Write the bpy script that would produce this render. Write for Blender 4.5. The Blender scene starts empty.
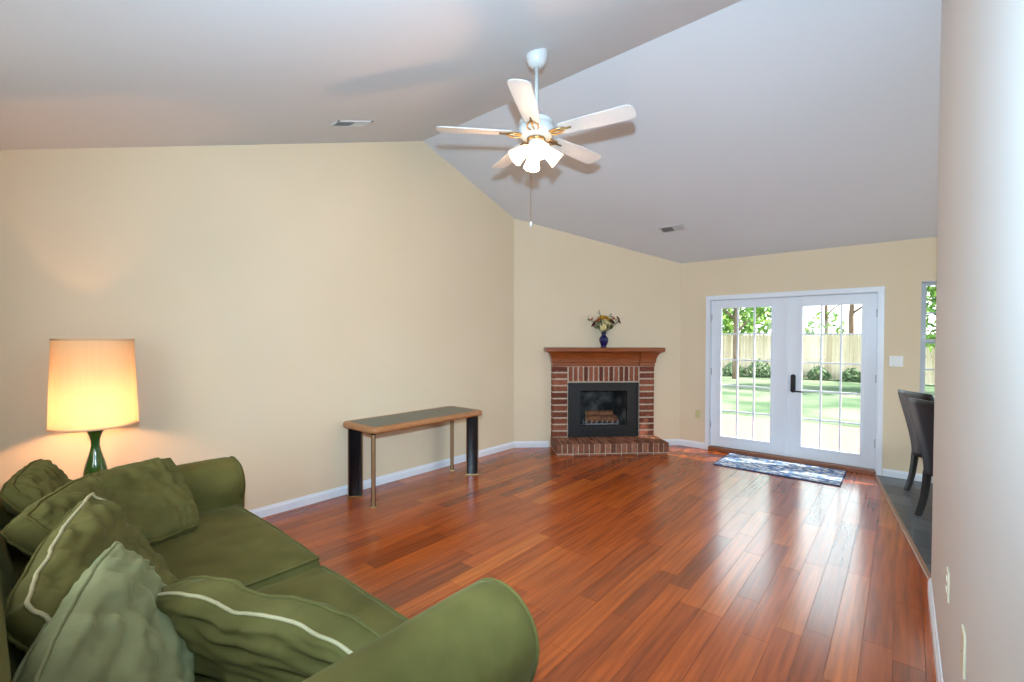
import bpy, bmesh, math, random
from mathutils import Vector, Matrix, noise

C = bpy.context.scene.collection
scene = bpy.context.scene
PI = math.pi
def R(a): return math.radians(a)
def lin(r, g, b):
    f = lambda c: (c/255/12.92) if c/255 <= .04045 else ((c/255+.055)/1.055)**2.4
    return (f(r), f(g), f(b), 1)

# ------------------------------------------------------------------ camera
YAW, PITCH, ROLL, EYE = .7073, .0169, -.0027, 1.5
cam_d = bpy.data.cameras.new('camera'); cam = bpy.data.objects.new('camera', cam_d); C.objects.link(cam)
cam_d.sensor_fit = 'HORIZONTAL'; cam_d.sensor_width = 36; cam_d.lens = 36*457.08/1024
cam_d.shift_y = 5.5/1024; cam_d.clip_start = .02; cam_d.clip_end = 300
cam.location = (0, 0, EYE)
cam.rotation_euler = (Matrix.Rotation(YAW, 4, 'Z') @ Matrix.Rotation(PI/2-PITCH, 4, 'X') @ Matrix.Rotation(-ROLL, 4, 'Z')).to_euler()
scene.camera = cam

# ------------------------------------------------------------------ sky, sun, large lights, exposure
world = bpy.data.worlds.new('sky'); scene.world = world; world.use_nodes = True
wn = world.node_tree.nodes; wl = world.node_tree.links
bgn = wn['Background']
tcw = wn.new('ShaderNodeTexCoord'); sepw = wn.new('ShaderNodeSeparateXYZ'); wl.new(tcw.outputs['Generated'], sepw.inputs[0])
skyr = wn.new('ShaderNodeValToRGB'); wl.new(sepw.outputs['Z'], skyr.inputs[0])     # hazy horizon, brighter band added above it for floor reflections, bluer zenith
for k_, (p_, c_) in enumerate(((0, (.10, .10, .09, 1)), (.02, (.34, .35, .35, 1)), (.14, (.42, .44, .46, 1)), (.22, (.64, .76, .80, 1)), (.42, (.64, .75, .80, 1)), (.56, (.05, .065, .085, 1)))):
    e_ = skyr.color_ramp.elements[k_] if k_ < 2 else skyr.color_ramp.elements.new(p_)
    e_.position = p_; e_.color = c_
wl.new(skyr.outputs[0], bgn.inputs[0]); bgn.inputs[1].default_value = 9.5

def lamp(name, kind, loc, energy, color=(1, 1, 1), direction=None, **kw):
    d = bpy.data.lights.new(name, kind); d.energy = energy; d.color = color
    for k, v in kw.items(): setattr(d, k, v)
    o = bpy.data.objects.new(name, d); C.objects.link(o); o.location = loc
    if direction is not None:
        o.rotation_euler = Vector(direction).to_track_quat('-Z', 'Y').to_euler()
    return o
lamp('sun', 'SUN', (8, 14, 14), 17, (1, .95, .86), (-.80, -.37, -.80), angle=.009)
# the photographer's flash, on the camera
lamp('camera_flash', 'SPOT', (0, 0, 1.79), 750, (.505, .75, .965), (-.53, .84, .12), spot_size=R(134), spot_blend=1.0, shadow_soft_size=.035)
# added fill light at invented openings behind the photographer and beside the dining area
lamp('added_back_fill', 'AREA', (-2.05, -.40, 1.5), 13, (.86, .94, 1), (0, 1, .25), shape='RECTANGLE', size=1.3, size_y=.95)
lamp('added_dining_fill', 'AREA', (3.05, 5.0, 1.5), 14, (.95, .98, 1), (-1, 0, .05), shape='RECTANGLE', size=1.8, size_y=1.4)

for nm_, lc_, dr_, sx_, sy_ in (('door_portal', (-1.1, 6.6, 1.05), (0, -1, 0), 1.75, 2.0), ('opening_portal', (.6, 6.6, 1.49), (0, -1, 0), .9, 1.24), ('opening_portal', (-2.05, -.58, 1.49), (0, 1, 0), 1.3, .98), ('opening_portal', (3.33, 5.0, 1.5), (-1, 0, 0), 2.0, 1.4)):  # sampling portals for the seen door and window and both added openings
    lamp(nm_, 'AREA', lc_, 1, (1, 1, 1), dr_, shape='RECTANGLE', size=sx_, size_y=sy_).data.cycles.is_portal = True
vs = scene.view_settings
vs.view_transform = 'Standard'; vs.look = 'None'; vs.gamma = 1; vs.use_curve_mapping = False
vs.exposure = 0.0
scene.cycles.use_denoising = True; scene.cycles.denoising_input_passes = 'RGB_ALBEDO_NORMAL'; scene.cycles.denoising_prefilter = 'ACCURATE'
scene.cycles.max_bounces = 10; scene.cycles.diffuse_bounces = 6; scene.cycles.transparent_max_bounces = 12
scene.cycles.sample_clamp_indirect = 3; scene.cycles.caustics_reflective = False; scene.cycles.caustics_refractive = False; scene.cycles.blur_glossy = 1.0

# ------------------------------------------------------------------ material helpers
def mat(name, col, rough=.5, metal=0, sheen=0, coat=0, emis=None, es=0, spec=.5):
    m = bpy.data.materials.new(name); m.use_nodes = True
    b = m.node_tree.nodes['Principled BSDF']
    b.inputs['Base Color'].default_value = col; b.inputs['Roughness'].default_value = rough
    b.inputs['Metallic'].default_value = metal; b.inputs['Specular IOR Level'].default_value = spec
    b.inputs['Sheen Weight'].default_value = sheen; b.inputs['Coat Weight'].default_value = coat
    if emis: b.inputs['Emission Color'].default_value = emis; b.inputs['Emission Strength'].default_value = es
    return m
def N(m, t, **kw):
    n = m.node_tree.nodes.new(t)
    for k, v in kw.items(): setattr(n, k, v)
    return n
def L(m, a, b): m.node_tree.links.new(a, b)
def BS(m): return m.node_tree.nodes['Principled BSDF']
def coords(m, scale=(1, 1, 1), rot=(0, 0, 0)):
    t = N(m, 'ShaderNodeTexCoord'); mp = N(m, 'ShaderNodeMapping')
    mp.inputs['Scale'].default_value = scale; mp.inputs['Rotation'].default_value = rot
    L(m, t.outputs['Object'], mp.inputs[0]); return mp.outputs[0]
def noisy(m, c1, c2, scale=8, detail=4, vec=None, bump=0, lo=.3, hi=.7, dist=.01):
    n = N(m, 'ShaderNodeTexNoise'); n.inputs['Scale'].default_value = scale; n.inputs['Detail'].default_value = detail
    if vec is None: vec = coords(m)
    L(m, vec, n.inputs['Vector'])
    r = N(m, 'ShaderNodeValToRGB'); r.color_ramp.elements[0].position = lo; r.color_ramp.elements[1].position = hi
    r.color_ramp.elements[0].color = c1; r.color_ramp.elements[1].color = c2
    L(m, n.outputs['Fac'], r.inputs[0]); L(m, r.outputs[0], BS(m).inputs['Base Color'])
    if bump:
        b = N(m, 'ShaderNodeBump'); b.inputs['Strength'].default_value = bump; b.inputs['Distance'].default_value = dist
        L(m, n.outputs['Fac'], b.inputs['Height']); L(m, b.outputs[0], BS(m).inputs['Normal'])
    return r
def tinted(m, stops, grain=None, gscale=1.0, gamt=.25):
    """colour ramp over the per-face 'tint' attribute, times a fine grain"""
    a = N(m, 'ShaderNodeAttribute'); a.attribute_name = 'tint'
    r = N(m, 'ShaderNodeValToRGB')
    while len(r.color_ramp.elements) < len(stops): r.color_ramp.elements.new(.5)
    for e, (p, c) in zip(r.color_ramp.elements, stops): e.position = p; e.color = c
    L(m, a.outputs['Fac'], r.inputs[0])
    out = r.outputs[0]
    if grain:
        n = N(m, 'ShaderNodeTexNoise'); n.inputs['Scale'].default_value = gscale; n.inputs['Detail'].default_value = 5
        L(m, coords(m, grain), n.inputs['Vector'])
        mr = N(m, 'ShaderNodeMapRange'); mr.inputs[3].default_value = 1-gamt; mr.inputs[4].default_value = 1+gamt
        mr.inputs[1].default_value = .3; mr.inputs[2].default_value = .7
        L(m, n.outputs['Fac'], mr.inputs[0])
        mx = N(m, 'ShaderNodeMix', data_type='RGBA', blend_type='MULTIPLY'); mx.inputs[0].default_value = 1
        L(m, out, mx.inputs[6]); L(m, mr.outputs[0], mx.inputs[7]); out = mx.outputs[2]
    L(m, out, BS(m).inputs['Base Color'])

# ------------------------------------------------------------------ materials
M = {}
def paint(name, c, c2=None, rough=.6):
    m = mat(name, c, rough, spec=.3); noisy(m, c, c2 or c, 1.3, 2); 
    n = N(m, 'ShaderNodeTexNoise'); n.inputs['Scale'].default_value = 260; L(m, coords(m), n.inputs['Vector'])
    b = N(m, 'ShaderNodeBump'); b.inputs['Strength'].default_value = .04; b.inputs['Distance'].default_value = .002
    L(m, n.outputs['Fac'], b.inputs['Height']); L(m, b.outputs[0], BS(m).inputs['Normal']); return m
M['cream'] = paint('cream_paint', lin(222, 204, 173), lin(225, 207, 177))
M['pale'] = paint('pale_neutral_wall', lin(218, 217, 213), lin(220, 219, 216))  # more neutral and less yellow than the other walls
M['ceil'] = paint('ceiling_paint', lin(212, 213, 216), lin(214, 215, 218), .8)
M['white'] = paint('white_gloss_paint', lin(228, 232, 238), lin(230, 234, 240), .3)
M['fanwhite'] = mat('white_enamel', lin(206, 205, 202), .3)
M['floor'] = mat('cherry_plank', (1, 1, 1, 1), .2, coat=.0)
tinted(M['floor'], [(0, lin(122, 56, 22)), (.3, lin(148, 67, 22)), (.7, lin(168, 79, 24)), (1, lin(186, 100, 36))], (30, 1.3, 30), 1.4, .30)
BS(M['floor']).inputs['Roughness'].default_value = .225; BS(M['floor']).inputs['IOR'].default_value = 1.68
M['gap'] = mat('plank_gap', lin(60, 28, 14), .6)
M['threshold'] = mat('threshold_wood', lin(130, 78, 48), .35); noisy(M['threshold'], lin(118, 68, 40), lin(146, 90, 58), 12, 4, coords(M['threshold'], (1, 14, 14)))
M['slate'] = mat('slate_tile', (1, 1, 1, 1), .35)
tinted(M['slate'], [(0, lin(66, 68, 72)), (1, lin(90, 94, 98))], (6, 6, 6), 2, .3)
M['grout'] = mat('grout', lin(120, 124, 128), .8)
def velvet(name, dark, light, sheen=.12, crease=False):
    m = mat(name, dark, .85, sheen=sheen, spec=.15); BS(m).inputs['Sheen Roughness'].default_value = .35
    BS(m).inputs['Sheen Tint'].default_value = lin(190, 205, 150)
    noisy(m, dark, light, 5, 5, None, .25, .3, .72, .02)
    if crease:
        n = N(m, 'ShaderNodeTexNoise'); n.noise_type = 'RIDGED_MULTIFRACTAL'; n.normalize = True
        n.inputs['Scale'].default_value = 6.5; n.inputs['Detail'].default_value = 2.5; n.inputs['Distortion'].default_value = .5
        L(m, coords(m, (1.6, .8, .7), (.3, .2, .5)), n.inputs['Vector'])
        b = N(m, 'ShaderNodeBump'); b.inputs['Strength'].default_value = .7; b.inputs['Distance'].default_value = .02
        L(m, n.outputs['Fac'], b.inputs['Height']); L(m, b.outputs[0], BS(m).inputs['Normal'])
    return m
M['velvet'] = velvet('olive_velvet', lin(77, 72, 34), lin(99, 93, 48))
M['crease'] = velvet('creased_olive_velvet', lin(79, 75, 37), lin(102, 97, 53), crease=True)
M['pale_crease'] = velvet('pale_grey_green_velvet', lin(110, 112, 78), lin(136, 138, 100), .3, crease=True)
M['welt'] = velvet('pale_green_welt', lin(156, 148, 112), lin(184, 176, 140))
M['welt_dark'] = velvet('green_welt', lin(82, 76, 36), lin(98, 92, 48))
M['dark'] = mat('dark_wood', lin(48, 30, 20), .4)
M['shade'] = None
M['ceramic'] = mat('green_glaze', lin(38, 84, 22), .12, coat=.6); noisy(M['ceramic'], lin(20, 74, 34), lin(64, 92, 18), 5, 3)
M['brass'] = mat('brass', lin(176, 140, 92), .3, 1)
M['bronze'] = mat('bronze_edge', lin(150, 112, 76), .4, .6)
M['black'] = mat('black_lacquer', lin(12, 12, 14), .22)
M['blackmetal'] = mat('black_metal', lin(20, 20, 22), .45)
M['leather'] = mat('black_leather', lin(10, 10, 11), .38); noisy(M['leather'], lin(9, 9, 10), lin(15, 15, 17), 60, 3, None, .1, dist=.002)
M['edgewood'] = mat('edge_wood', lin(170, 106, 58), .35); noisy(M['edgewood'], lin(150, 98, 58), lin(180, 126, 80), 8, 4, coords(M['edgewood'], (10, 1, 10)))
M['slatetop'] = mat('slate_laminate', lin(86, 86, 74), .35); noisy(M['slatetop'], lin(78, 78, 66), lin(98, 98, 84), 30, 5)
M['brick'] = mat('red_brick', (1, 1, 1, 1), .85, spec=.2)
tinted(M['brick'], [(0, lin(98, 54, 40)), (.5, lin(124, 70, 52)), (1, lin(146, 88, 66))], (30, 30, 30), 1, .25)
M['hearthbrick'] = mat('hearth_brick', (1, 1, 1, 1), .7, spec=.3)
tinted(M['hearthbrick'], [(0, lin(108, 64, 46)), (.5, lin(132, 82, 60)), (1, lin(156, 104, 78))], (30, 30, 30), 1, .3)
M['mortar'] = mat('mortar', lin(196, 178, 156), .9, spec=.2); noisy(M['mortar'], lin(180, 160, 138), lin(206, 190, 168), 30, 4)
M['mantel'] = mat('mantel_wood', lin(142, 72, 28), .35, coat=.2); noisy(M['mantel'], lin(116, 54, 20), lin(152, 80, 34), 5, 4, coords(M['mantel'], (1.2, 16, 16)))
M['soot'] = mat('firebox_brick', lin(40, 38, 37), .95); noisy(M['soot'], lin(22, 21, 21), lin(96, 94, 92), 6, 4, None, 0, .42, .75)
M['ash'] = mat('ash', lin(150, 148, 144), .95); noisy(M['ash'], lin(110, 108, 105), lin(190, 188, 184), 22, 5, None, .4)
M['bark'] = mat('log_bark', lin(112, 70, 44), .9); noisy(M['bark'], lin(78, 46, 28), lin(142, 94, 62), 18, 5, None, .6)
M['logend'] = mat('log_end', lin(190, 150, 108), .9)
M['iron'] = mat('grey_iron', lin(150, 150, 150), .6, .3)
M['vase'] = mat('cobalt_glaze', lin(14, 16, 78), .1, coat=.5)
M['handle'] = mat('bronze_black', lin(26, 20, 18), .4, .5)
M['ivory'] = mat('ivory_plastic', lin(204, 192, 140), .4)
M['plate'] = mat('white_plastic', lin(226, 224, 216), .35)
M['cream_plastic'] = mat('cream_plastic', lin(214, 204, 176), .4)
M['alu'] = mat('window_grey', lin(170, 172, 176), .4)
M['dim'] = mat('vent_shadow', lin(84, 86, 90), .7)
M['strip'] = mat('aluminium_strip', lin(160, 118, 92), .35, .2)
def glass(name, tint=(1, 1, 1, 1)):
    m = bpy.data.materials.new(name); m.use_nodes = True; nt = m.node_tree; nt.nodes.clear()
    o = N(m, 'ShaderNodeOutputMaterial'); t = N(m, 'ShaderNodeBsdfTransparent'); t.inputs[0].default_value = tint
    g = N(m, 'ShaderNodeBsdfGlossy'); g.inputs['Roughness'].default_value = .01
    lw = N(m, 'ShaderNodeLayerWeight'); pw = N(m, 'ShaderNodeMath', operation='POWER'); pw.inputs[1].default_value = 5; L(m, lw.outputs['Facing'], pw.inputs[0]); fr = N(m, 'ShaderNodeMath', operation='MULTIPLY_ADD'); fr.inputs[1].default_value = .9; fr.inputs[2].default_value = .02; L(m, pw.outputs[0], fr.inputs[0]); mx = N(m, 'ShaderNodeMixShader')
    L(m, fr.outputs[0], mx.inputs[0]); L(m, t.outputs[0], mx.inputs[1]); L(m, g.outputs[0], mx.inputs[2]); L(m, mx.outputs[0], o.inputs[0])
    return m
M['glass'] = glass('clear_glass', (.97, .985, .98, 1))
def translucent(name, col, trans=.6, emis=None, es=0):
    m = bpy.data.materials.new(name); m.use_nodes = True; m.node_tree.nodes.clear()
    o = N(m, 'ShaderNodeOutputMaterial'); d = N(m, 'ShaderNodeBsdfDiffuse'); t = N(m, 'ShaderNodeBsdfTranslucent'); mx = N(m, 'ShaderNodeMixShader')
    w = N(m, 'ShaderNodeTexNoise'); w.inputs['Scale'].default_value = 60; L(m, coords(m, (1, 1, .06)), w.inputs['Vector'])
    r = N(m, 'ShaderNodeValToRGB'); r.color_ramp.elements[0].color = tuple(c*.9 for c in col[:3])+(1,); r.color_ramp.elements[1].color = col
    L(m, w.outputs['Fac'], r.inputs[0]); L(m, r.outputs[0], d.inputs[0]); L(m, r.outputs[0], t.inputs[0])
    mx.inputs[0].default_value = trans; L(m, d.outputs[0], mx.inputs[1]); L(m, t.outputs[0], mx.inputs[2])
    out = mx.outputs[0]
    if emis:
        e = N(m, 'ShaderNodeEmission'); e.inputs[0].default_value = emis; e.inputs[1].default_value = es
        a = N(m, 'ShaderNodeAddShader'); L(m, out, a.inputs[0]); L(m, e.outputs[0], a.inputs[1]); out = a.outputs[0]
    L(m, out, o.inputs[0]); return m
M['shade'] = translucent('linen_shade', lin(240, 206, 160), .31)
M['shadetrim'] = mat('shade_trim', lin(214, 178, 140), .8)
M['frost'] = translucent('frosted_glass', lin(250, 244, 230), .6, (1, .84, .58, 1), 1.0)
M['bulb'] = mat('lit_bulb', (1, 1, 1, 1), .4, emis=(1, .80, .5, 1), es=14)
for k_ in ('frost', 'bulb'): M[k_].cycles.emission_sampling = 'NONE'
# outdoors
M['lawn'] = mat('grass', lin(120, 150, 84), .95, spec=.1); noisy(M['lawn'], lin(84, 108, 80), lin(140, 148, 124), .55, 6, None, 0, .38, .66)
M['patio'] = mat('patio_brick', lin(200, 160, 150), .9, spec=.1)
pb = N(M['patio'], 'ShaderNodeTexBrick'); pb.inputs['Scale'].default_value = 4.5; pb.inputs['Color1'].default_value = lin(138, 110, 106); pb.inputs['Color2'].default_value = lin(152, 126, 122); pb.inputs['Mortar'].default_value = lin(164, 146, 140)
L(M['patio'], coords(M['patio']), pb.inputs['Vector']); L(M['patio'], pb.outputs[0], BS(M['patio']).inputs['Base Color'])
M['fence'] = mat('fence_wood', (1, 1, 1, 1), .9, spec=.1)
tinted(M['fence'], [(0, lin(196, 176, 150)), (1, lin(228, 212, 190))], (14, 14, .8), 1, .15)
M['trunk'] = mat('tree_bark', lin(120, 100, 86), .95); noisy(M['trunk'], lin(96, 78, 66), lin(142, 122, 106), 6, 5, coords(M['trunk'], (2, 2, .5)))
M['leaf'] = mat('tree_leaf', lin(96, 140, 62), .7); tinted(M['leaf'], [(0, lin(66, 116, 48)), (1, lin(150, 186, 84))])
M['leaf2'] = mat('shrub_leaf', lin(96, 140, 62), .7); tinted(M['leaf2'], [(0, lin(70, 96, 66)), (1, lin(128, 150, 110))])
M['siding'] = mat('blue_grey_siding', lin(120, 138, 158), .7)
M['mat'] = mat('blue_mat', (1, 1, 1, 1), .95, spec=.1)
vo = N(M['mat'], 'ShaderNodeTexVoronoi'); vo.inputs['Scale'].default_value = 1.0
L(M['mat'], coords(M['mat'], (22, 42, 1)), vo.inputs['Vector'])
vs_ = N(M['mat'], 'ShaderNodeSeparateColor'); L(M['mat'], vo.outputs['Color'], vs_.inputs[0])
vr = N(M['mat'], 'ShaderNodeValToRGB'); vr.color_ramp.interpolation = 'CONSTANT'
for e_, c_ in ((0, lin(112, 140, 186)), (.3, lin(236, 238, 242)), (.55, lin(150, 176, 212)), (.75, lin(205, 208, 206)), (.88, lin(84, 108, 152))):
    el = vr.color_ramp.elements[0] if e_ == 0 else vr.color_ramp.elements.new(e_)
    el.color = c_
vr.color_ramp.elements[-1].color = lin(84, 108, 152)
L(M['mat'], vs_.outputs[0], vr.inputs[0]); L(M['mat'], vr.outputs[0], BS(M['mat']).inputs['Base Color'])
M['matedge'] = mat('mat_edge', lin(52, 66, 100), .95)
M['petal_yellow'] = mat('yellow_petal', lin(214, 166, 56), .7)
M['petal_red'] = mat('dark_red_petal', lin(92, 26, 36), .7)
M['petal_orange'] = mat('orange_petal', lin(206, 110, 60), .7)
M['petal_cream'] = mat('cream_petal', lin(226, 210, 150), .7)
M['stem'] = mat('green_stem', lin(76, 92, 38), .7)

# ------------------------------------------------------------------ mesh helpers
def obj(name, bm, m, parent=None, smooth=False, bevel=0, loc=None, rz=0):
    bmesh.ops.recalc_face_normals(bm, faces=bm.faces)
    me = bpy.data.meshes.new(name); bm.to_mesh(me); bm.free()
    for mm in (m if isinstance(m, (list, tuple)) else [m]): me.materials.append(mm)
    if smooth:
        for p in me.polygons: p.use_smooth = True
    o = bpy.data.objects.new(name, me); C.objects.link(o)
    if parent is not None: o.parent = parent
    if loc is not None: o.location = loc
    if rz: o.rotation_euler.z = rz
    if bevel:
        b = o.modifiers.new('bevel', 'BEVEL'); b.width = bevel; b.segments = 3; b.limit_method = 'ANGLE'; b.angle_limit = R(40)
        b.harden_normals = False
    return o
def thing(name, label, cat, loc=(0, 0, 0), rz=0, group=None):
    o = bpy.data.objects.new(name, None); C.objects.link(o); o.empty_display_size = .1
    o.location = loc; o.rotation_euler.z = rz
    return tag(o, label, cat, group)
def tag(o, label=None, cat=None, group=None, kind=None):
    if label: o['label'] = label
    if cat: o['category'] = cat
    if group: o['group'] = group
    if kind: o['kind'] = kind
    return o
def struct(name, bm, m, label=None, **kw):
    o = obj(name, bm, m, **kw); o['kind'] = 'structure'
    if label: o['label'] = label
    return o
def B(): return bmesh.new()
def box(bm, lo, hi, mtx=None, mi=0):
    x0, y0, z0 = lo; x1, y1, z1 = hi
    vs = [Vector(p) for p in ((x0, y0, z0), (x1, y0, z0), (x1, y1, z0), (x0, y1, z0), (x0, y0, z1), (x1, y0, z1), (x1, y1, z1), (x0, y1, z1))]
    if mtx is not None: vs = [mtx @ v for v in vs]
    v = [bm.verts.new(p) for p in vs]; fs = []
    for q in ((0, 3, 2, 1), (4, 5, 6, 7), (0, 1, 5, 4), (1, 2, 6, 5), (2, 3, 7, 6), (3, 0, 4, 7)):
        f = bm.faces.new([v[i] for i in q]); f.material_index = mi; fs.append(f)
    return fs
def prism(bm, pts, d, mi=0):
    """closed polygon (list of 3-D points) pushed along vector d"""
    d = Vector(d); a = [bm.verts.new(p) for p in pts]; b = [bm.verts.new(Vector(p)+d) for p in pts]; n = len(pts)
    fs = [bm.faces.new(a), bm.faces.new(b[::-1])]
    for i in range(n): fs.append(bm.faces.new((a[i], a[(i+1) % n], b[(i+1) % n], b[i])))
    for f in fs: f.material_index = mi
    return fs
def loft(bm, rings, closed=True, cap0=True, cap1=True):
    rv = [[bm.verts.new(p) for p in r] for r in rings]; fs = []
    for a, b in zip(rv, rv[1:]):
        n = len(a)
        for i in range(n if closed else n-1):
            fs.append(bm.faces.new((a[i], a[(i+1) % n], b[(i+1) % n], b[i])))
    if cap0: fs.append(bm.faces.new(rv[0][::-1]))
    if cap1: fs.append(bm.faces.new(rv[-1]))
    return fs
def lathe(bm, prof, n=28, c=(0, 0, 0), mtx=None, cap0=True, cap1=True):
    rings = []
    for r, z in prof:
        ring = [Vector((c[0]+r*math.cos(2*PI*i/n), c[1]+r*math.sin(2*PI*i/n), c[2]+z)) for i in range(n)]
        if mtx is not None: ring = [mtx @ p for p in ring]
        rings.append(ring)
    return loft(bm, rings, True, cap0, cap1)
def tube(bm, pts, r, n=8, closed=False):
    pts = [Vector(p) for p in pts]; k = len(pts); rr = r if isinstance(r, (list, tuple)) else [r]*k
    rings = []; up = None
    for i in range(k):
        a = pts[i-1] if (i or closed) else pts[0]; b = pts[(i+1) % k] if (i < k-1 or closed) else pts[-1]
        t = (b-a).normalized() if (b-a).length > 1e-9 else Vector((0, 0, 1))
        if up is None: up = t.orthogonal().normalized()
        up = (up - t*up.dot(t)); up = up.normalized() if up.length > 1e-6 else t.orthogonal().normalized()
        s = t.cross(up)
        rings.append([pts[i]+(up*math.cos(2*PI*j/n)+s*math.sin(2*PI*j/n))*rr[i] for j in range(n)])
    if closed: rings.append(rings[0]); 
    if closed:
        rv = [[bm.verts.new(p) for p in q] for q in rings[:-1]]
        # keep the seam from twisting
        best = min(range(n), key=lambda s_: sum((rings[-2][j]-rings[0][(j+s_) % n]).length for j in range(n)))
        for i in range(len(rv)):
            a = rv[i]; b = rv[(i+1) % len(rv)]; sh = best if i == len(rv)-1 else 0
            for j in range(n): bm.faces.new((a[j], a[(j+1) % n], b[(j+1+sh) % n], b[(j+sh) % n]))
    else: loft(bm, rings)
def tint(o, vals):
    a = o.data.attributes.new('tint', 'FLOAT', 'FACE')
    for i, v in enumerate(vals): a.data[i].value = v
def fnoise(x, y, z): return noise.noise(Vector((x, y, z)))
def copy_tree(o, parent=None):
    c = o.copy(); C.objects.link(c)
    if parent is not None: c.parent = parent
    for ch in list(o.children): copy_tree(ch, c)
    return c

# ------------------------------------------------------------------ the room
XL, YF, XR, YB = -4.062, 6.4615, .146, -.45
YR, ZR, SL = 3.2264, 3.6832, .345
def zc(y): return ZR - SL*abs(y-YR)
CY, CX = 4.79, -2.3905          # where the corner wall meets the other two
XD = 3.2                        # far side of the dining area
WE = 3.66                       # end of the wall beside the camera
T = .12
# floor: planks running towards the doors, one mesh
rnd = random.Random(4)
bm = B(); tv = []
def plank_floor():
    w = .117; g = .0009; x = XL-.05
    while x < .30:
        y = YB-.1-rnd.random()*1.2
        while y < YF+.05:
            ln = rnd.choice((.62, .92, .92, 1.22)); c = rnd.betavariate(2.2, 2.2)
            fs = box(bm, (x+g, y+g, -.03), (x+w-g, min(y+ln, YF+.05)-g, 0)); tv.extend([c]*6); y += ln
        x += w
plank_floor()
fs = box(bm, (XL-.05, YB-.1, -.05), (.30, YF+.05, -.0015), mi=1); tv.extend([0]*6)
fl = struct('floor', bm, [M['floor'], M['gap']]); tint(fl, tv)
# dining area: slate tiles a hair above the planks
bm = B(); tv = []
sx = lambda y: -.212 + (6.4615-y)*.140
def tiles():
    s = .33
    for i in range(-2, 12):
        for j in range(0, 11):
            x0 = -.25+i*s; y0 = 3.45+j*s; x1, y1 = x0+s-.008, y0+s-.008
            x0 = max(x0, -.25); y1 = min(y1, YF)
            if y1 <= y0: continue
            a = max(x0, sx(y0)); b = max(x0, sx(y1))
            if x1 <= min(a, b)+.004 or x1 > XD+.2: continue
            p = [(min(a, x1), y0), (x1, y0), (x1, y1), (min(b, x1), y1)]
            q = []
            for t in p:
                if not q or (abs(q[-1][0]-t[0])+abs(q[-1][1]-t[1])) > 1e-4: q.append(t)
            if len(q) < 3: continue
            f_ = prism(bm, [(u, v, .003) for u, v in q], (0, 0, .003)); c = rnd.random(); tv.extend([c]*len(f_))
tiles()
f_ = prism(bm, [(sx(YF), YF, .001), (sx(3.54), 3.54, .001), (XD, 3.54, .001), (XD, YF, .001)], (0, 0, .0035), mi=1); tv.extend([0]*len(f_))
ft = struct('floor_tile', bm, [M['slate'], M['grout']], label='dark slate tile floor of the dining area'); tint(ft, tv)
bm = B(); prism(bm, [(sx(YF)-.016, YF, 0), (sx(3.68)-.016, 3.68, 0), (sx(3.68)+.012, 3.68, 0), (sx(YF)+.012, YF, 0)], (0, 0, .012))
struct('trim_1', bm, M['strip'], label='reducer strip between planks and slate tiles', bevel=.004)

# walls
bm = B(); prism(bm, [(XL, YB-T, 0), (XL, YF+T, 0), (XL, YF+T, zc(YF+T)), (XL, YR, ZR), (XL, YB-T, zc(YB-T))], (-T, 0, 0))
struct('wall_left', bm, M['cream'])
bm = B(); s2_ = 1/math.sqrt(2); nn_ = (XL-CY)*s2_; sa, sb_ = (XL+CY)*s2_, (CX+YF)*s2_
cwp = lambda s_, z: ((s_+nn_)*s2_, (s_-nn_)*s2_, z)
zs_ = lambda s_: zc((s_-nn_)*s2_)
for a, b, z0, z1 in ((sa, 1.77-.42, 0, None), (1.77-.42, 1.77+.42, .86, None), (1.77+.42, sb_, 0, None)):
    prism(bm, [cwp(a, z0), cwp(b, z0), cwp(b, zs_(b)), cwp(a, zs_(a))], (-.05, .05, 0))
prism(bm, [cwp(1.35, 0), cwp(2.19, 0), cwp(2.19, .22), cwp(1.35, .22)], (-.05, .05, 0))
struct('wall_corner', bm, M['cream'])
DX0, DX1, DZ = -1.992, -.204, 2.036       # french door opening
WX0, WX1, WZ0, WZ1 = .142, 1.05, .87, 2.115   # dining window opening
def panels(x0, x1, y0, y1, z1, holes):
    bm = B(); xs = x0
    for (a, b, c, d) in holes:
        box(bm, (xs, y0, 0), (a, y1, z1)); 
        if c > 0: box(bm, (a, y0, 0), (b, y1, c))
        box(bm, (a, y0, d), (b, y1, z1)); xs = b
    box(bm, (xs, y0, 0), (x1, y1, z1)); return bm
struct('wall_far', panels(XL-T, XD+T, YF, YF+T, zc(YF)+.02, [(DX0, DX1, 0, DZ), (WX0, WX1, WZ0, WZ1)]), M['cream'])
bm = B(); prism(bm, [(XR, YB-T, 0), (XR, WE, 0), (XR, WE, zc(WE)), (XR, YR, ZR), (XR, YB-T, zc(YB-T))], (T, 0, 0))
struct('wall_right', bm, M['pale'])
bm = B(); prism(bm, [(XR+T, WE-T, 0), (XD, WE-T, 0), (XD, WE-T, zc(WE)), (XR+T, WE-T, zc(WE))], (0, T, 0))
struct('wall_dining', bm, M['cream'])
bm = B()
for a, b, c, d in ((WE-T, 4.0, 0, 2.9), (6.0, YF+T, 0, 2.9), (4.0, 6.0, 0, .8), (4.0, 6.0, 2.2, 2.9)): box(bm, (XD, a, c), (XD+T, b, d))  # opening in this unseen wall is added as a daylight source
prism(bm, [(XD, WE-T, 2.9), (XD, YF+T, 2.9-.36), (XD, YF+T, 2.56), (XD, WE-T, zc(WE-T))], (T, 0, 0))
struct('wall_east', bm, M['cream'])
struct('wall_back', panels(XL-T, XR+T, YB-T, YB, zc(YB)+.02, [(-2.7, -1.4, 1.0, 1.98)]), M['cream'])  # opening behind the camera is added to let daylight in
bm = B()
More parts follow.
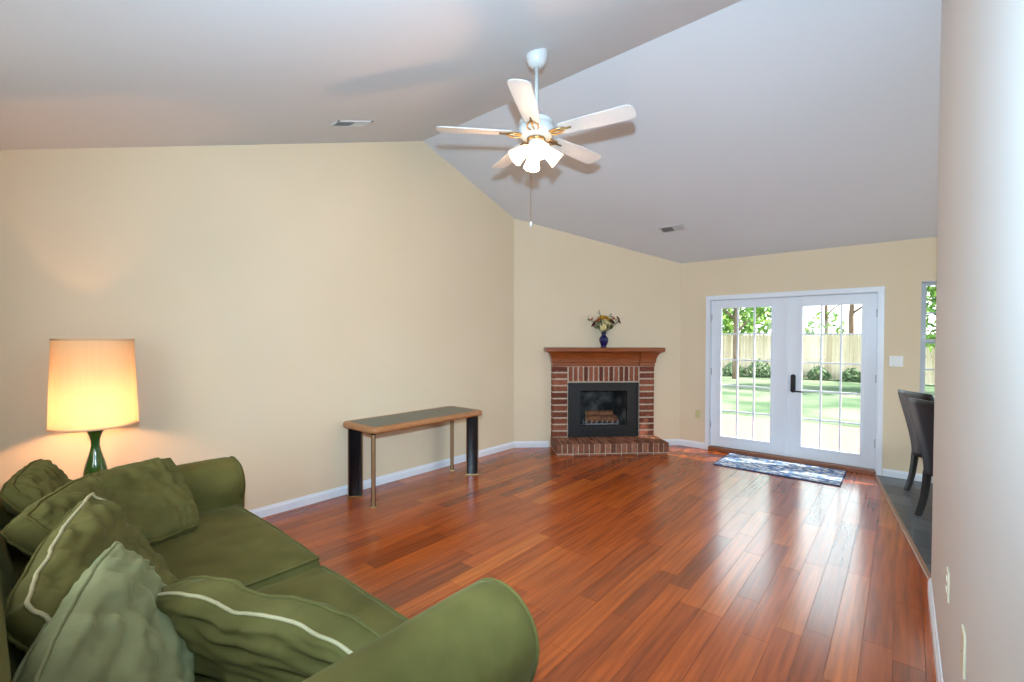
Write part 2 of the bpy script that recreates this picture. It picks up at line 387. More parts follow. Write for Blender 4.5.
prism(bm, [(XL-T, YR, ZR), (XL-T, YB-T, zc(YB-T)), (XL-T, YB-T, zc(YB-T)+.15), (XL-T, YR, ZR+.15), (XL-T, YF+T, zc(YF+T)+.15), (XL-T, YF+T, zc(YF+T))], (XD+2*T-XL, 0, 0))
struct('ceiling', bm, M['ceil'])

# baseboards
def baseboard(name, a, b, n, h=.085, t=.014):
    bm = B(); a = Vector((*a, 0)); b = Vector((*b, 0)); n = Vector((*n, 0)).normalized()
    pr = [(0, 0), (t, 0), (t, h*.72), (t*.55, h*.86), (t*.4, h), (0, h)]
    loft(bm, [[p+n*u+Vector((0, 0, z)) for u, z in pr] for p in (a, b)])
    struct(name, bm, M['white'])
q = .0141
baseboard('baseboard_left', (XL, YB), (XL, CY+.004), (1, 0))
S0 = 1.745; s2 = 1/math.sqrt(2)
def cw(s, d=0): # along the corner wall, d out from it
    c = -6.2593+0; nn = (XL-CY)*s2 + d
    return ((s+nn)*s2, (s-nn)*s2)
baseboard('baseboard_corner', cw((XL+CY)*s2), cw(S0-.742), (1, -1))
baseboard('baseboard_corner.001', cw(S0+.742), cw((CX+YF)*s2), (1, -1))
baseboard('baseboard_far', (CX, YF), (-2.043, YF), (0, -1))
baseboard('baseboard_far.001', (-.15, YF), (XD, YF), (0, -1))
bm = B(); t_ = .014
pr = [(0, 0), (t_, 0), (t_, .061), (t_*.55, .073), (t_*.4, .085), (0, .085)]
loft(bm, [[(XR-u, YB, z) for u, z in pr], [(XR-u, WE+u, z) for u, z in pr], [(XR+T, WE+u, z) for u, z in pr]])
struct('baseboard_right', bm, M['white'])

# ------------------------------------------------------------------ french doors
d1 = bpy.data.objects.new('door_1', None); C.objects.link(d1); d1.location = (0, YF, 0)
tag(d1, 'white french doors with fifteen panes in each leaf', None, None, 'structure')
bm = B()
cx0, cx1, cz = -2.040, -.156, 2.086
for x0, x1 in ((cx0, DX0+.008), (DX1-.008, cx1)):
    box(bm, (x0, -.018, 0), (x1, 0, DZ-.0)); box(bm, (x0+(.03 if x0 == cx0 else 0), -.024, 0), (x1-(.03 if x1 == cx1 else 0), -.0, DZ))
box(bm, (cx0, -.018, DZ-.008), (cx1, 0, cz)); box(bm, (cx0, -.024, DZ-.008), (cx1, 0, cz-.028))
obj('casing', bm, M['white'], d1, bevel=.003)
bm = B(); box(bm, (DX0, 0, 0), (DX0+.014, T, DZ)); box(bm, (DX1-.014, 0, 0), (DX1, T, DZ)); box(bm, (DX0, 0, DZ-.014), (DX1, T, DZ))
obj('jamb', bm, M['white'], d1)
bm = B(); box(bm, (DX0+.002, -.05, 0), (DX1-.002, T+.02, .05)); obj('threshold', bm, M['threshold'], d1, bevel=.006)
def leaf(x0, x1, gx0, gx1, gz0, gz1, hinge):
    e = bpy.data.objects.new('door_leaf', None); C.objects.link(e); e.parent = d1
    y0, y1 = .03, .074; z0, z1 = .055, DZ-.016
    bm = B()
    box(bm, (x0, y0, z0), (gx0, y1, z1)); box(bm, (gx1, y0, z0), (x1, y1, z1)); box(bm, (gx0, y0, z0), (gx1, y1, gz0)); box(bm, (gx0, y0, gz1), (gx1, y1, z1))
    # raised lip round the glazing
    w = .024
    for a, b, c, d in ((gx0-w, gx0+.004, gz0-w, gz1+w), (gx1-.004, gx1+w, gz0-w, gz1+w)): box(bm, (a, y0-.013, c), (b, y0+.002, d))
    for c, d in ((gz0-w, gz0+.004), (gz1-.004, gz1+w)): box(bm, (gx0+.004, y0-.013, c), (gx1-.004, y0+.002, d))
    e2 = obj('stiles_and_rails', bm, M['white'], e, bevel=.003)
    bm = B(); m = .017
    for i in (1, 2):
        x = gx0+(gx1-gx0)*i/3; box(bm, (x-m/2, y0+.006, gz0), (x+m/2, y0+.036, gz1))
    for j in range(1, 5):
        z = gz0+(gz1-gz0)*j/5; box(bm, (gx0, y0+.008, z-m/2), (gx1, y0+.034, z+m/2))
    obj('glazing_bars', bm, M['white'], e)
    bm = B(); box(bm, (gx0, y0+.019, gz0), (gx1, y0+.023, gz1)); obj('glass', bm, M['glass'], e)
    for z in (.3, 1.02, 1.75):
        bm = B(); xx = x0 if hinge < 0 else x1
        lathe(bm, [(.006, 0), (.006, .09)], 10, (xx, y0-.004, z)); obj('hinge', bm, M['iron'], e, True)
    return e
lf = leaf(-1.977, -1.088, -1.852, -1.256, .20, 1.915, -1)
rf = leaf(-1.083, -.219, -.926, -.352, .20, 1.905, 1)
bm = B(); box(bm, (-1.105, .016, .055), (-1.066, .030, DZ-.018)); obj('astragal', bm, M['white'], d1, bevel=.004)
bm = B()
hx, hz0, hz1 = -1.014, .853, 1.075
loft(bm, [[(hx+x*s_, y, (hz0+hz1)/2+z*s_) for x, z in [(.027*math.cos(a), (.084 if math.sin(a) >= 0 else -.084)+.027*math.sin(a)) for a in [2*PI*i/24+.001 for i in range(24)]]] for y, s_ in ((.03, 1), (.012, 1), (.006, .9))])
hp = obj('lock_plate', bm, M['handle'], rf, bevel=.003)
bm = B(); lathe(bm, [(.012, 0), (.012, .05)], 14, mtx=Matrix.Translation((hx, .01, .875)) @ Matrix.Rotation(PI/2, 4, 'X'))
tube(bm, [(hx, -.036, .875), (hx+.04, -.040, .874), (hx+.09, -.038, .872), (hx+.115, -.034, .871)], [.011, .009, .008, .007], 10)
obj('door_lever', bm, M['handle'], rf, True)

# ------------------------------------------------------------------ dining window
w1 = bpy.data.objects.new('window_1', None); C.objects.link(w1); w1.location = (0, YF, 0); tag(w1, 'double hung window in the dining area', None, None, 'structure')
bm = B(); 
for a in ((WX0, 0, WZ0, WX0+.012, T, WZ1), (WX1-.012, 0, WZ0, WX1, T, WZ1), (WX0, 0, WZ1-.012, WX1, T, WZ1)): box(bm, (a[0], a[1], a[2]), (a[3], a[4], a[5]))
box(bm, (WX0-.02, -.03, WZ0-.02), (WX1+.02, T, WZ0)); 
obj('window_frame', bm, M['alu'], w1)
def sash(y0, z0, z1, ms):
    bm = B(); s = .030; x0, x1 = WX0+.012, WX1-.012
    for a, b, c, d in ((x0, x0+s, z0, z1), (x1-s, x1, z0, z1)): box(bm, (a, y0, c), (b, y0+.03, d))
    for c, d in ((z0, z0+s), (z1-s, z1)): box(bm, (x0+s, y0, c), (x1-s, y0+.03, d))
    for j in (1,):
        z = z0+(z1-z0)*j/2; box(bm, (x0+s, y0+.008, z-.008), (x1-s, y0+.022, z+.008))
    o = obj('sash', bm, M['alu'], w1)
    bm = B(); box(bm, (x0+s, y0+.012, z0+s), (x1-s, y0+.016, z1-s)); obj('glass', bm, M['glass'], o)
zm = (WZ0+WZ1)/2-.01
sash(.07, zm-.02, WZ1-.012, 1); sash(.036, WZ0, zm+.025, 1)

# ------------------------------------------------------------------ brick fireplace
FP = thing('fireplace', 'corner fireplace of red brick with a raised brick hearth', 'fireplace', (*cw(S0), 0), PI/4)
rb = random.Random(11)
bm = B(); tv = []; K = .712; PB = -.105
def mortar_box(lo, hi):
    tv.extend([0]*6); box(bm, lo, hi, mi=1)
def bricks(x0, x1, z0, z1, nx, nz, y0, gap=.008):
    dx, dz = (x1-x0)/nx, (z1-z0)/nz
    for i in range(nx):
        for j in range(nz):
            c = rb.random(); a = (x0+i*dx+gap/2, y0-.008*1-rb.random()*.003, z0+j*dz+gap/2)
            box(bm, a, (x0+(i+1)*dx-gap/2, y0+.02, z0+(j+1)*dz-gap/2)); tv.extend([c]*6)
ox, oz0, oz1, zt = .495, .156, .905, 1.130
mortar_box((-K+.004, PB, .135), (-ox, -.0, zt)); mortar_box((ox, PB, .135), (K-.004, 0, zt)); mortar_box((-ox, PB, oz1), (ox, 0, zt))
bricks(-K, -ox, oz0, zt, 1, 11, PB, .022); bricks(ox, K, oz0, zt, 1, 11, PB, .022); bricks(-ox, ox, oz1+.006, zt, 14, 1, PB, .021)
# side faces of the surround
for sgn in (-1, 1):
    for j in range(11):
        dz = (zt-oz0)/11; z = oz0+j*dz; x = sgn*K; c = rb.random()
        box(bm, (min(x, x-sgn*.03), PB-.004, z+.008), (max(x, x-sgn*.03), -.01, z+dz-.008)); tv.extend([c]*6)
o = obj('brick_surround', bm, [M['brick'], M['mortar']], FP); tint(o, tv)
bm = B(); tv = []; HW, HD, HZ = .755, .525, .155
mortar_box((-.722+.006, -HD+.006, .0), (HW-.006, 0, HZ-.006))
HL = .722; n = 21; dx = (HL+HW)/n
for i in range(n):
    x0 = -HL+i*dx+.005; x1 = x0+dx-.010
    for a, b in ((-HD, -HD+.195), (-HD+.205, -HD+.40), (-HD+.41, 0)):
        c = rb.random(); h = rb.random()*.003
        box(bm, (x0, a-h, .034), (x1, b, HZ+h)); tv.extend([c]*6)
n = 7; dx = (HL+HW)/n
for i in range(n):
    c = rb.random(); box(bm, (-HL+i*dx+.005, -HD+.002, .001), (-HL+(i+1)*dx-.005, 0, .024)); tv.extend([c]*6)
o = obj('hearth', bm, [M['hearthbrick'], M['mortar']], FP, bevel=.003); tint(o, tv)
# mantel: frieze and cove growing out into a shelf
bm = B()
def cove(x0, x1, d0, l, r):
    rings = []
    for i in range(15):
        if i == 0: z, off = zt-.004, 0
        elif i == 1: z, off = zt+.045, 0
        elif i == 2: z, off = zt+.046, .008
        else:
            t = (i-3)/11; a = t*PI/2; z = zt+.056+.143*math.sin(a); off = .012+.084*(1-math.cos(a))
        rings.append([(x0-(off if l else 0), -d0-off, z), (x1+(off if r else 0), -d0-off, z), (x1+(off if r else 0), -.002, z), (x0-(off if l else 0), -.002, z)])
    loft(bm, rings)
cove(-K, -.50, .135, True, False); cove(.50, K, .135, False, True); cove(-.50, .50, .112, False, False)
mo = obj('mantel', bm, M['mantel'], FP)
bm = B(); zs = zt+.199
box(bm, (-K-.106, -.236, zs), (K+.106, -.002, zs+.055)); obj('mantel_shelf', bm, M['mantel'], FP, bevel=.006)
MZ = zs+.055
# black metal insert
bm = B(); fx, ix, iz0, iz1 = .487, .325, .315, .79
fz0, fz1 = .162, .895; y0, y1 = -.122, -.085
for a, b, c, d in ((-fx, -ix, fz0, fz1), (ix, fx, fz0, fz1), (-ix, ix, fz0, iz0), (-ix, ix, iz1, fz1)): box(bm, (a, y0, c), (b, y1, d))
for a, b, c, d in ((-fx, fx, fz1-.028, fz1), (-fx, fx, fz0, fz0+.028), (-fx, -fx+.028, fz0, fz1), (fx-.028, fx, fz0, fz1)): box(bm, (a, y0-.012, c), (b, y0+.005, d))
fr = obj('metal_frame', bm, M['blackmetal'], FP, bevel=.002)
for x in (-.155, .155):
    bm = B(); box(bm, (x-.11, y0-.004, .19), (x+.11, y0+.002, .262))
    for k in range(5): box(bm, (x-.105, y0-.010, .196+k*.013), (x+.105, y0-.001, .202+k*.013))
    obj('louvre', bm, M['blackmetal'], fr)
bm = B()
a = [(-ix-.03, -.09), (ix+.03, -.09), (.27, .26), (-.27, .26)]
box(bm, (-.36, -.09, .24), (.36, .30, .27)); 
prism(bm, [(-.40, -.088, .27), (-.37, -.088, .27), (-.26, .26, .27), (-.29, .26, .27)], (0, 0, .56))
prism(bm, [(.40, -.088, .27), (.37, -.088, .27), (.26, .26, .27), (.29, .26, .27)], (0, 0, .56))
box(bm, (-.29, .26, .24), (.29, .29, .83)); box(bm, (-.40, -.088, .80), (.40, .29, .83))
obj('firebox', bm, M['soot'], FP)
def fpt(x, y, z): # fireplace-local to world
    c = FP.location; return (c.x+(x-y)*s2, c.y+(x+y)*s2, z)
ab = B()
gridn = 14
rv = [[ab.verts.new((-.28+.56*i/gridn, -.07+.30*j/gridn, .271+.03*max(0, fnoise(i*.5, j*.5, 1)+.4)*math.sin(PI*i/gridn)*math.sin(PI*j/gridn))) for j in range(gridn+1)] for i in range(gridn+1)]
for i in range(gridn):
    for j in range(gridn): ab.faces.new((rv[i][j], rv[i+1][j], rv[i+1][j+1], rv[i][j+1]))
obj('ash_bed', ab, M['ash'], FP, True)
gr = thing('fireplace_grate', 'pale iron log grate inside the brick fireplace', 'grate', fpt(0, .06, .285), PI/4)
bm = B()
for k in range(7):
    x = -.22+.44*k/6; tube(bm, [(x, -.115, .085), (x, -.11, .05), (x, -.08, .04), (x, .09, .04), (x, .10, .08)], .008, 6)
obj('bars', bm, M['iron'], gr, True)
bm = B()
for y in (-.10, .085): tube(bm, [(-.24, y, .034), (.24, y, .034)], .009, 6)
obj('rails', bm, M['iron'], gr, True)
for x, y in ((-.22, -.10), (.22, -.10), (-.22, .085), (.22, .085)):
    bm = B(); tube(bm, [(x, y, .034), (x, y, 0)], .008, 6); obj('leg', bm, M['iron'], gr, True)
def log(label, x, y, z, ln, r, yaw, tilt=0, seed=0):
    t = thing('firewood_log', label, 'log', fpt(x, y, z), PI/4+yaw, 'logs on the fireplace grate')
    bm = B(); rings = []
    for i in range(9):
        u = -ln/2+ln*i/8
        rings.append([(u, (r*(1+.16*fnoise(i*.4, math.cos(2*PI*j/14)*1.2, math.sin(2*PI*j/14)*1.2+seed)))*math.cos(2*PI*j/14), r+(r*(1+.16*fnoise(i*.4, math.cos(2*PI*j/14)*1.2, math.sin(2*PI*j/14)*1.2+seed)))*math.sin(2*PI*j/14)+u*tilt) for j in range(14)])
    loft(bm, rings); obj('bark', bm, M['bark'], t, True)
    for sg in (-1, 1):
        bm = B(); lathe(bm, [(r*.86, 0), (r*.86, .004)], 14, mtx=Matrix.Translation((sg*ln/2, 0, r+sg*ln/2*tilt)) @ Matrix.Rotation(sg*PI/2, 4, 'Y')); obj('cut_end', bm, M['logend'], t)
log('front split log lying on the fireplace grate', .0, -.0, .336, .44, .046, .04, 0, 1)
log('back log lying behind the front log on the grate', .02, .105, .336, .40, .048, -.05, 0, 5)
log('top log resting across the two lower fireplace logs', -.02, .05, .415, .38, .040, .03, 0, 9)

# ------------------------------------------------------------------ vase and flowers
vx, vy, _ = fpt(-.005, -.12, 0)
bm = B(); lathe(bm, [(.001, 0), (.036, 0), (.040, .006), (.036, .016), (.044, .04), (.058, .075), (.064, .105), (.060, .132), (.044, .152), (.030, .168), (.028, .186), (.034, .205), (.037, .210), (.032, .208), (.025, .19), (.024, .17)], 28, cap1=False)
o = obj('vase', bm, M['vase'], None, True, loc=(vx, vy, MZ)); tag(o, 'small cobalt blue vase standing on the wooden mantel shelf', 'vase')
bq = thing('flower_bouquet', 'bouquet of yellow and dark red flowers in the blue vase', 'flowers', (vx, vy, MZ+.175), PI/4); bq.scale = (1.1, 1.1, 1.1)
rf_ = random.Random(6)
def flower(p, r, m, name='flower_head'):
    bm = B(); p = Vector(p); ax = (p-Vector((0, 0, .05))).normalized(); qn = ax.to_track_quat('Z', 'Y').to_matrix()
    for layer, (rr, up, k) in enumerate(((r, .15, 9), (r*.72, .45, 8), (r*.42, .8, 6))):
        for i in range(k):
            a = 2*PI*i/k+layer*.3; ca, sa = math.cos(a), math.sin(a); w = rr*.36
            pts = [(0, 0, 0), (ca*rr*.55-sa*w, sa*rr*.55+ca*w, rr*up*.7), (ca*rr, sa*rr, rr*up), (ca*rr*.55+sa*w, sa*rr*.55-ca*w, rr*up*.7)]
            bm.faces.new([bm.verts.new(p+qn @ Vector(t)) for t in pts])
    bmesh.ops.create_uvsphere(bm, u_segments=8, v_segments=6, radius=r*.3, matrix=Matrix.Translation(p+ax*r*.1))
    obj(name, bm, m, bq)
fl_ = [((-.02, -.03, .20), .060, 'petal_yellow'), ((.045, -.02, .185), .055, 'petal_yellow'), ((-.07, .0, .175), .05, 'petal_orange'), ((.09, .01, .165), .05, 'petal_red'),
       ((-.125, -.01, .13), .042, 'petal_red'), ((.015, -.06, .135), .05, 'petal_cream'), ((.0, .05, .21), .055, 'petal_yellow'), ((-.15, .0, .19), .03, 'petal_orange'),
       ((.19, .0, .165), .028, 'petal_red'), ((.17, -.02, .205), .028, 'petal_red'), ((.05, -.05, .12), .04, 'petal_red'), ((-.03, -.07, .09), .04, 'petal_cream'), ((.11, -.03, .20), .038, 'petal_orange')]
for p, r, m in fl_: flower(p, r*1.3, M[m])
bm = B()
for p, r, m in fl_: tube(bm, [(p[0]*.04, p[1]*.04, -.05), (p[0]*.12, p[1]*.12, .04), (p[0]*.6, p[1]*.6, p[2]*.62), p], .003, 5)
for x, y, z in ((-.20, .0, .205), (-.06, 0, .29), (.08, 0, .25), (.205, .01, .185)): tube(bm, [(0, 0, -.04), (x*.4, y, z*.5), (x, y, z)], .0025, 5)
obj('stem', bm, M['stem'], bq, True)
bm = B()
for i in range(46):
    a = rf_.random()*2*PI; rr = .02+.075*rf_.random(); z = .05+.12*rf_.random(); c = Vector((rr*math.cos(a), rr*math.sin(a), z))
    d = Vector((math.cos(a), math.sin(a), .8)).normalized(); s_ = d.orthogonal().normalized(); ln = .05+.03*rf_.random()
    bm.faces.new([bm.verts.new(t) for t in (c, c+d*ln*.5+s_*.012, c+d*ln, c+d*ln*.5-s_*.012)])
for x, z in ((-.2, .2), (-.06, .29), (.08, .25), (.2, .19)):
    for k in range(5):
        c = Vector((x*(.85+.05*k), 0, z*(.86+.05*k))); s_ = Vector((rf_.uniform(-1, 1), rf_.uniform(-1, 1), rf_.uniform(-1, 1)))*.016
        bm.faces.new([bm.verts.new(t) for t in (c, c+s_+Vector((.008, 0, .004)), c+s_*1.8, c+s_-Vector((.008, 0, .004)))])
obj('foliage', bm, M['stem'], bq)

# ------------------------------------------------------------------ console table
tx0, tx1, ty0, ty1, tz = -4.020, -3.475, 2.215, 3.605, .716
ct = thing('console_table', 'long narrow console table with black panel legs', 'table', ((tx0+tx1)/2, (ty0+ty1)/2, 0))
def rrect(x, y, r, z, k=6):
    pts = []
    for cx, cy, a0 in ((x-r, y-r, 0), (-x+r, y-r, 90), (-x+r, -y+r, 180), (x-r, -y+r, 270)):
        for i in range(k+1): a = R(a0+90*i/k); pts.append((cx+r*math.cos(a), cy+r*math.sin(a), z))
    return pts
hx_, hy_ = (tx1-tx0)/2, (ty1-ty0)/2
bm = B(); loft(bm, [rrect(hx_-.012, hy_-.012, .055, tz-.052), rrect(hx_-.002, hy_-.002, .06, tz-.040), rrect(hx_, hy_, .06, tz-.026), rrect(hx_-.002, hy_-.002, .06, tz-.010), rrect(hx_-.012, hy_-.012, .055, tz)])
obj('tabletop', bm, M['edgewood'], ct, True)
bm = B(); prism(bm, rrect(hx_-.055, hy_-.055, .03, tz-.002), (0, 0, .003)); obj('inlay', bm, M['slatetop'], ct)
bm = B(); prism(bm, rrect(hx_-.09, hy_-.09, .02, tz-.072), (0, 0, .021)); obj('apron', bm, M['edgewood'], ct)
def table_leg(x, y, ang):
    e = bpy.data.objects.new('leg', None); C.objects.link(e); e.parent = ct; e.location = (x, y, 0); e.rotation_euler.z = ang
    bm = B(); w, t = .064, .019; pts = []
    for sg, a0 in ((1, -90), (-1, 90)):
        for i in range(9): a = R(a0+180*i/8); pts.append((sg*(w-t)+t*math.cos(a), t*math.sin(a), .008))
    prism(bm, pts, (0, 0, tz-.080)); obj('post', bm, M['black'], e, True).modifiers.new('edge', 'EDGE_SPLIT').split_angle = R(60)
    for sg in (-1, 1):
        bm = B(); box(bm, (sg*w-.004, -.013, .008), (sg*w+.004, .013, tz-.072)); obj('edge_strip', bm, M['bronze'], e, bevel=.002)
    bm = B(); box(bm, (-w-.008, -t-.008, 0), (w+.008, t+.008, .009)); obj('foot_plate', bm, M['brass'], e, bevel=.003)
table_leg(-hx_+.085, -hy_+.105, R(48)); table_leg(hx_-.13, hy_-.06, R(48)); table_leg(hx_-.125, -hy_+.085, R(-33)); table_leg(-hx_+.105, hy_-.08, R(-40))

# ------------------------------------------------------------------ sofa
SXL, SXR = -3.44, -.805
SC = ((SXL+SXR)/2, .45)
sofa = thing('sofa', 'long olive green velvet sofa with rolled arms', 'sofa', (SC[0], SC[1], 0))
def S(p): return Vector((p[0]-SC[0], p[1]-SC[1], p[2]))
ARM = .155; ATOP = .735
def arm(xc, sgn):
    """rolled arm; sgn = +1 when the outside is towards +x"""
    rings = []; zc_ = ATOP-ARM
    def prof(y, s_):
        pts = [(xc-sgn*.115, .10), (xc-sgn*.125, .40), (xc-sgn*.135, .50)]
        for i in range(15):
            a = R(195-210*i/14); pts.append((xc+sgn*ARM*math.cos(a), zc_+ARM*math.sin(a)))
        pts += [(xc+sgn*.118, .44), (xc+sgn*.105, .30), (xc+sgn*.105, .10)]
        cx_, cz_ = xc, .50
        return [S((cx_+(x-cx_)*s_, y, cz_+(z-cz_)*s_ if z > .12 else z)) for x, z in pts]
    for y, s_ in ((-.16, .9), (-.14, .97), (-.10, 1), (.1, 1.0), (.4, .99), (.7, 1), (.95, 1.01), (1.03, 1.0), (1.065, .97), (1.085, .92), (1.095, .85)): rings.append(prof(y, s_))
    bm = B(); loft(bm, rings)
    o = obj('arm', bm, M['velvet'], sofa, True)
    bm = B(); tube(bm, [p for p in prof(1.068, .975)][2:-2], .006, 6); obj('piping', bm, M['welt_dark'], o, True)
arm(SXR-ARM, 1); arm(SXL+ARM, -1)
bm = B(); rings = []
bp = [(-.17, .10), (-.185, .5)] + [(-.075+.115*math.cos(R(200-230*i/14)), .745+.115*math.sin(R(200-230*i/14))) for i in range(15)] + [(.06, .62), (.10, .44), (.10, .10)]
for i in range(13):
    x = SXL+.10+(SXR-SXL-.20)*i/12; k = .94 if i in (0, 12) else 1
    rings.append([S((x, y*k, .5+(z-.5)*k+(.006*math.sin(i*1.7) if z > .6 else 0))) for y, z in bp])
loft(bm, rings); obj('back', bm, M['velvet'], sofa, True)
bm = B(); box(bm, S((SXL+.26, .0, .10)), S((SXR-.26, 1.02, .30))); obj('seat_base', bm, M['velvet'], sofa, bevel=.02)
for x in (SXL+.1, SXR-.1):
    for y in (-.08, .98):
        bm = B(); lathe(bm, [(.022, 0), (.03, .06), (.034, .102)], 14, S((x, y, 0))); obj('foot', bm, M['dark'], sofa, True)

def cushion_mesh(cor, thick, band, seed, wr, n=44, k=.16, crown=.5, wf=(2.2, 5.0), arch=0):
    """soft boxed cushion spanned by four corners (tl, tr, br, bl); returns body bmesh and the two welt loops"""
    tl, tr, br, bl = [Vector(c) for c in cor]
    nrm = ((tr-tl)+(br-bl)).cross((bl-tl)+(br-tr)).normalized() * -1
    def P(u, v):
        x = u*math.sqrt(max(0, 1-k*v*v)); y = v*math.sqrt(max(0, 1-k*u*u))
        x += wr*1.1*fnoise(v*2.5, seed*2.2, 1)*abs(u); y += wr*1.6*fnoise(u*2.8, seed*1.2, 7)*abs(v)
        a, b = (x+1)/2, (y+1)/2
        return (bl*(1-a)+br*a)*(1-b)+(tl*(1-a)+tr*a)*b+Vector((0, 0, arch*b*((1-u**4)-.45*math.exp(-((u+.07)/.22)**2))))
    def wave(u, v, sd):
        r_ = math.hypot(u, v); th = math.atan2(v, u)
        w1 = fnoise(u*wf[0]+seed*3.1, v*wf[1]+sd, seed*1.7)
        w2 = fnoise(u*wf[1]*.8+v*2+sd, v*wf[0]*.8-u*1.5, seed*2.3+5)
        rad = math.sin(th*9+seed*2+3*fnoise(u, v, seed))*max(0, r_-.35)*.9
        ga = (abs(fnoise(u*6+seed, 3.3*seed, sd))-.25)*v**2+(abs(fnoise(v*6+seed*2, 1.3*seed, sd+4))-.25)*u**2
        cr = .5-abs(fnoise(u*2.6+v*1.4+seed*5, v*2.2-u*.8, sd*2+seed))*2
        return wr*(.8*w1+.5*w2+.25*rad+1.7*ga+.7*cr)
    def off(u, v, side):
        e = ((1-u**4)*(1-v**4)); e = max(e, 0)**crown
        return side*(band/2+(thick-band)/2*e) + wave(u, v, side)*(.35+.65*min(1, e*1.5)) * 1.0
    bm = B(); g = {}
    lin_ = [math.sin(PI/2*(-1+2*i/n))*.35+(-1+2*i/n)*.65 for i in range(n+1)]
    for side in (1, -1):
        for i, u in enumerate(lin_):
            for j, v in enumerate(lin_): g[side, i, j] = bm.verts.new(P(u, v)+nrm*off(u, v, side))
        for i in range(n):
            for j in range(n): bm.faces.new((g[side, i, j], g[side, i+1, j], g[side, i+1, j+1], g[side, i, j+1]))
    loop = [(i, 0) for i in range(n)]+[(n, j) for j in range(n)]+[(n-i, n) for i in range(n)]+[(0, n-j) for j in range(n)]
    cen = (tl+tr+br+bl)/4
    mid = []
    for (i, j) in loop:
        a, b = g[1, i, j].co, g[-1, i, j].co; m = (a+b)/2; d = (m-cen).normalized()
        mid.append(bm.verts.new(m+d*(band*.16+.35*wr*fnoise(i*.4, j*.4, seed+9))))
    q = len(loop)
    for t in range(q):
        (i, j), (i2, j2) = loop[t], loop[(t+1) % q]
        bm.faces.new((g[1, i, j], g[1, i2, j2], mid[(t+1) % q], mid[t])); bm.faces.new((mid[t], mid[(t+1) % q], g[-1, i2, j2], g[-1, i, j]))
    loops = [[g[s_, i, j].co+(g[s_, i, j].co-cen).normalized()*.003 for (i, j) in loop] for s_ in (1, -1)]
    return bm, [[Vector(p) for p in l] for l in loops]
def add_piping(loops, m, parent, r=.006, name='piping'):
    for l in loops:
        bm = B(); tube(bm, l, r, 6, True); obj(name, bm, m, parent, True)
# two seat cushions
for i, (a, b) in enumerate(((SXL+.285, -2.082), (-2.058, SXR-.285))):
    z = .398-.028*i
    cor = [S((a, 1.045, z)), S((b, 1.045, z)), S((b, .10, z)), S((a, .10, z))]
    bm, lp = cushion_mesh(cor, .19, .125, 3+i, .006, 34, .03, .45, (1.2, 6))
    o = obj('seat_cushion', bm, M['velvet'], sofa, True); add_piping(lp, M['welt_dark'], o)
# loose cushions heaped along the back, each a thing of its own
def loose(name, label, cor, thick, band, seed, wr, m, welt, cat='cushion', group='loose cushions on the green sofa', back_welt=None, back_side=0, **kw):
    c = sum((Vector(p) for p in cor), Vector())/4; base = Vector((c.x, c.y, min(p[2] for p in cor)))
    bm, lp = cushion_mesh([Vector(p)-base for p in cor], thick, band, seed, wr, **kw)
    t = thing(name, label, cat, base, 0, group)
    obj('cover', bm, m, t, True)
    for q_, l in enumerate(lp): add_piping([l], back_welt if back_welt and q_ == back_side else welt, t)
    return t
loose('sofa_cushion', 'dark olive cushion in the corner of the sofa nearest the lamp', [(-3.22, .17, .90), (-2.96, .06, .84), (-2.84, .30, .55), (-3.12, .42, .55)], .15, .05, 1, .016, M['crease'], M['welt_dark'])
loose('sofa_cushion', 'olive cushion wedged between the corner cushion and the white piped one', [(-2.77, .29, .875), (-2.46, .06, .82), (-2.36, .34, .53), (-2.68, .47, .52)], .17, .09, 2, .016, M['crease'], M['welt_dark'])
loose('sofa_cushion', 'creased green back cushion with white piping behind the palest cushion', [(-2.48, .265, .88), (-1.80, .03, .755), (-1.70, .28, .49), (-2.20, .48, .50)], .17, .075, 3, .021, M['crease'], M['welt'], back_welt=M['welt_dark'])
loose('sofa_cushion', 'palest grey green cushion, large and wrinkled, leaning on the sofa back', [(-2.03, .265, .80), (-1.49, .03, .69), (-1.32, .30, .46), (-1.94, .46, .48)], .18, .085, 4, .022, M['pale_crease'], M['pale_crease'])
loose('throw_pillow', 'pillow with cream piping propped between palest cushion and near sofa arm', [(-1.89, .385, .665), (-1.10, .715, .635), (-1.10, .73, .45), (-1.87, .40, .45)], .17, .09, 5, .014, M['crease'], M['welt'], 'pillow', k=.1, arch=.046, back_welt=M['crease'], back_side=1)
loose('sofa_cushion', 'olive cushion leaning against the sofa arm beside the lamp', [(-3.10, .32, .795), (-3.22, .72, .80), (-2.80, .76, .50), (-2.72, .40, .50)], .16, .05, 6, .018, M['crease'], M['welt_dark'])

# ------------------------------------------------------------------ end table and lamp behind the sofa arm
LX, LY, LT = -3.745, .462, .575
et = thing('end_table', 'small dark wooden end table under the green lamp', 'table', (LX, LY, 0))
bm = B(); box(bm, (-.26, -.24, LT-.03), (.26, .24, LT)); obj('tabletop', bm, M['dark'], et, bevel=.006)
bm = B(); box(bm, (-.23, -.21, .16), (.23, .21, .18)); obj('shelf', bm, M['dark'], et, bevel=.004)
for x in (-.23, .23):
    for y in (-.21, .21):
        bm = B(); box(bm, (x-.018, y-.018, 0), (x+.018, y+.018, LT-.03)); obj('leg', bm, M['dark'], et)
tl_ = thing('table_lamp', 'lit table lamp with cream drum shade on green glazed base', 'lamp', (LX, LY, LT))
bm = B()
lathe(bm, [(.001, 0), (.046, 0), (.050, .006), (.057, .03), (.060, .07), (.056, .115), (.045, .165), (.034, .205), (.026, .24), (.0215, .27), (.0225, .30), (.029, .328), (.038, .352), (.046, .368), (.046, .374), (.040, .378), (.001, .378)], 32)
obj('base', bm, M['ceramic'], tl_, True)
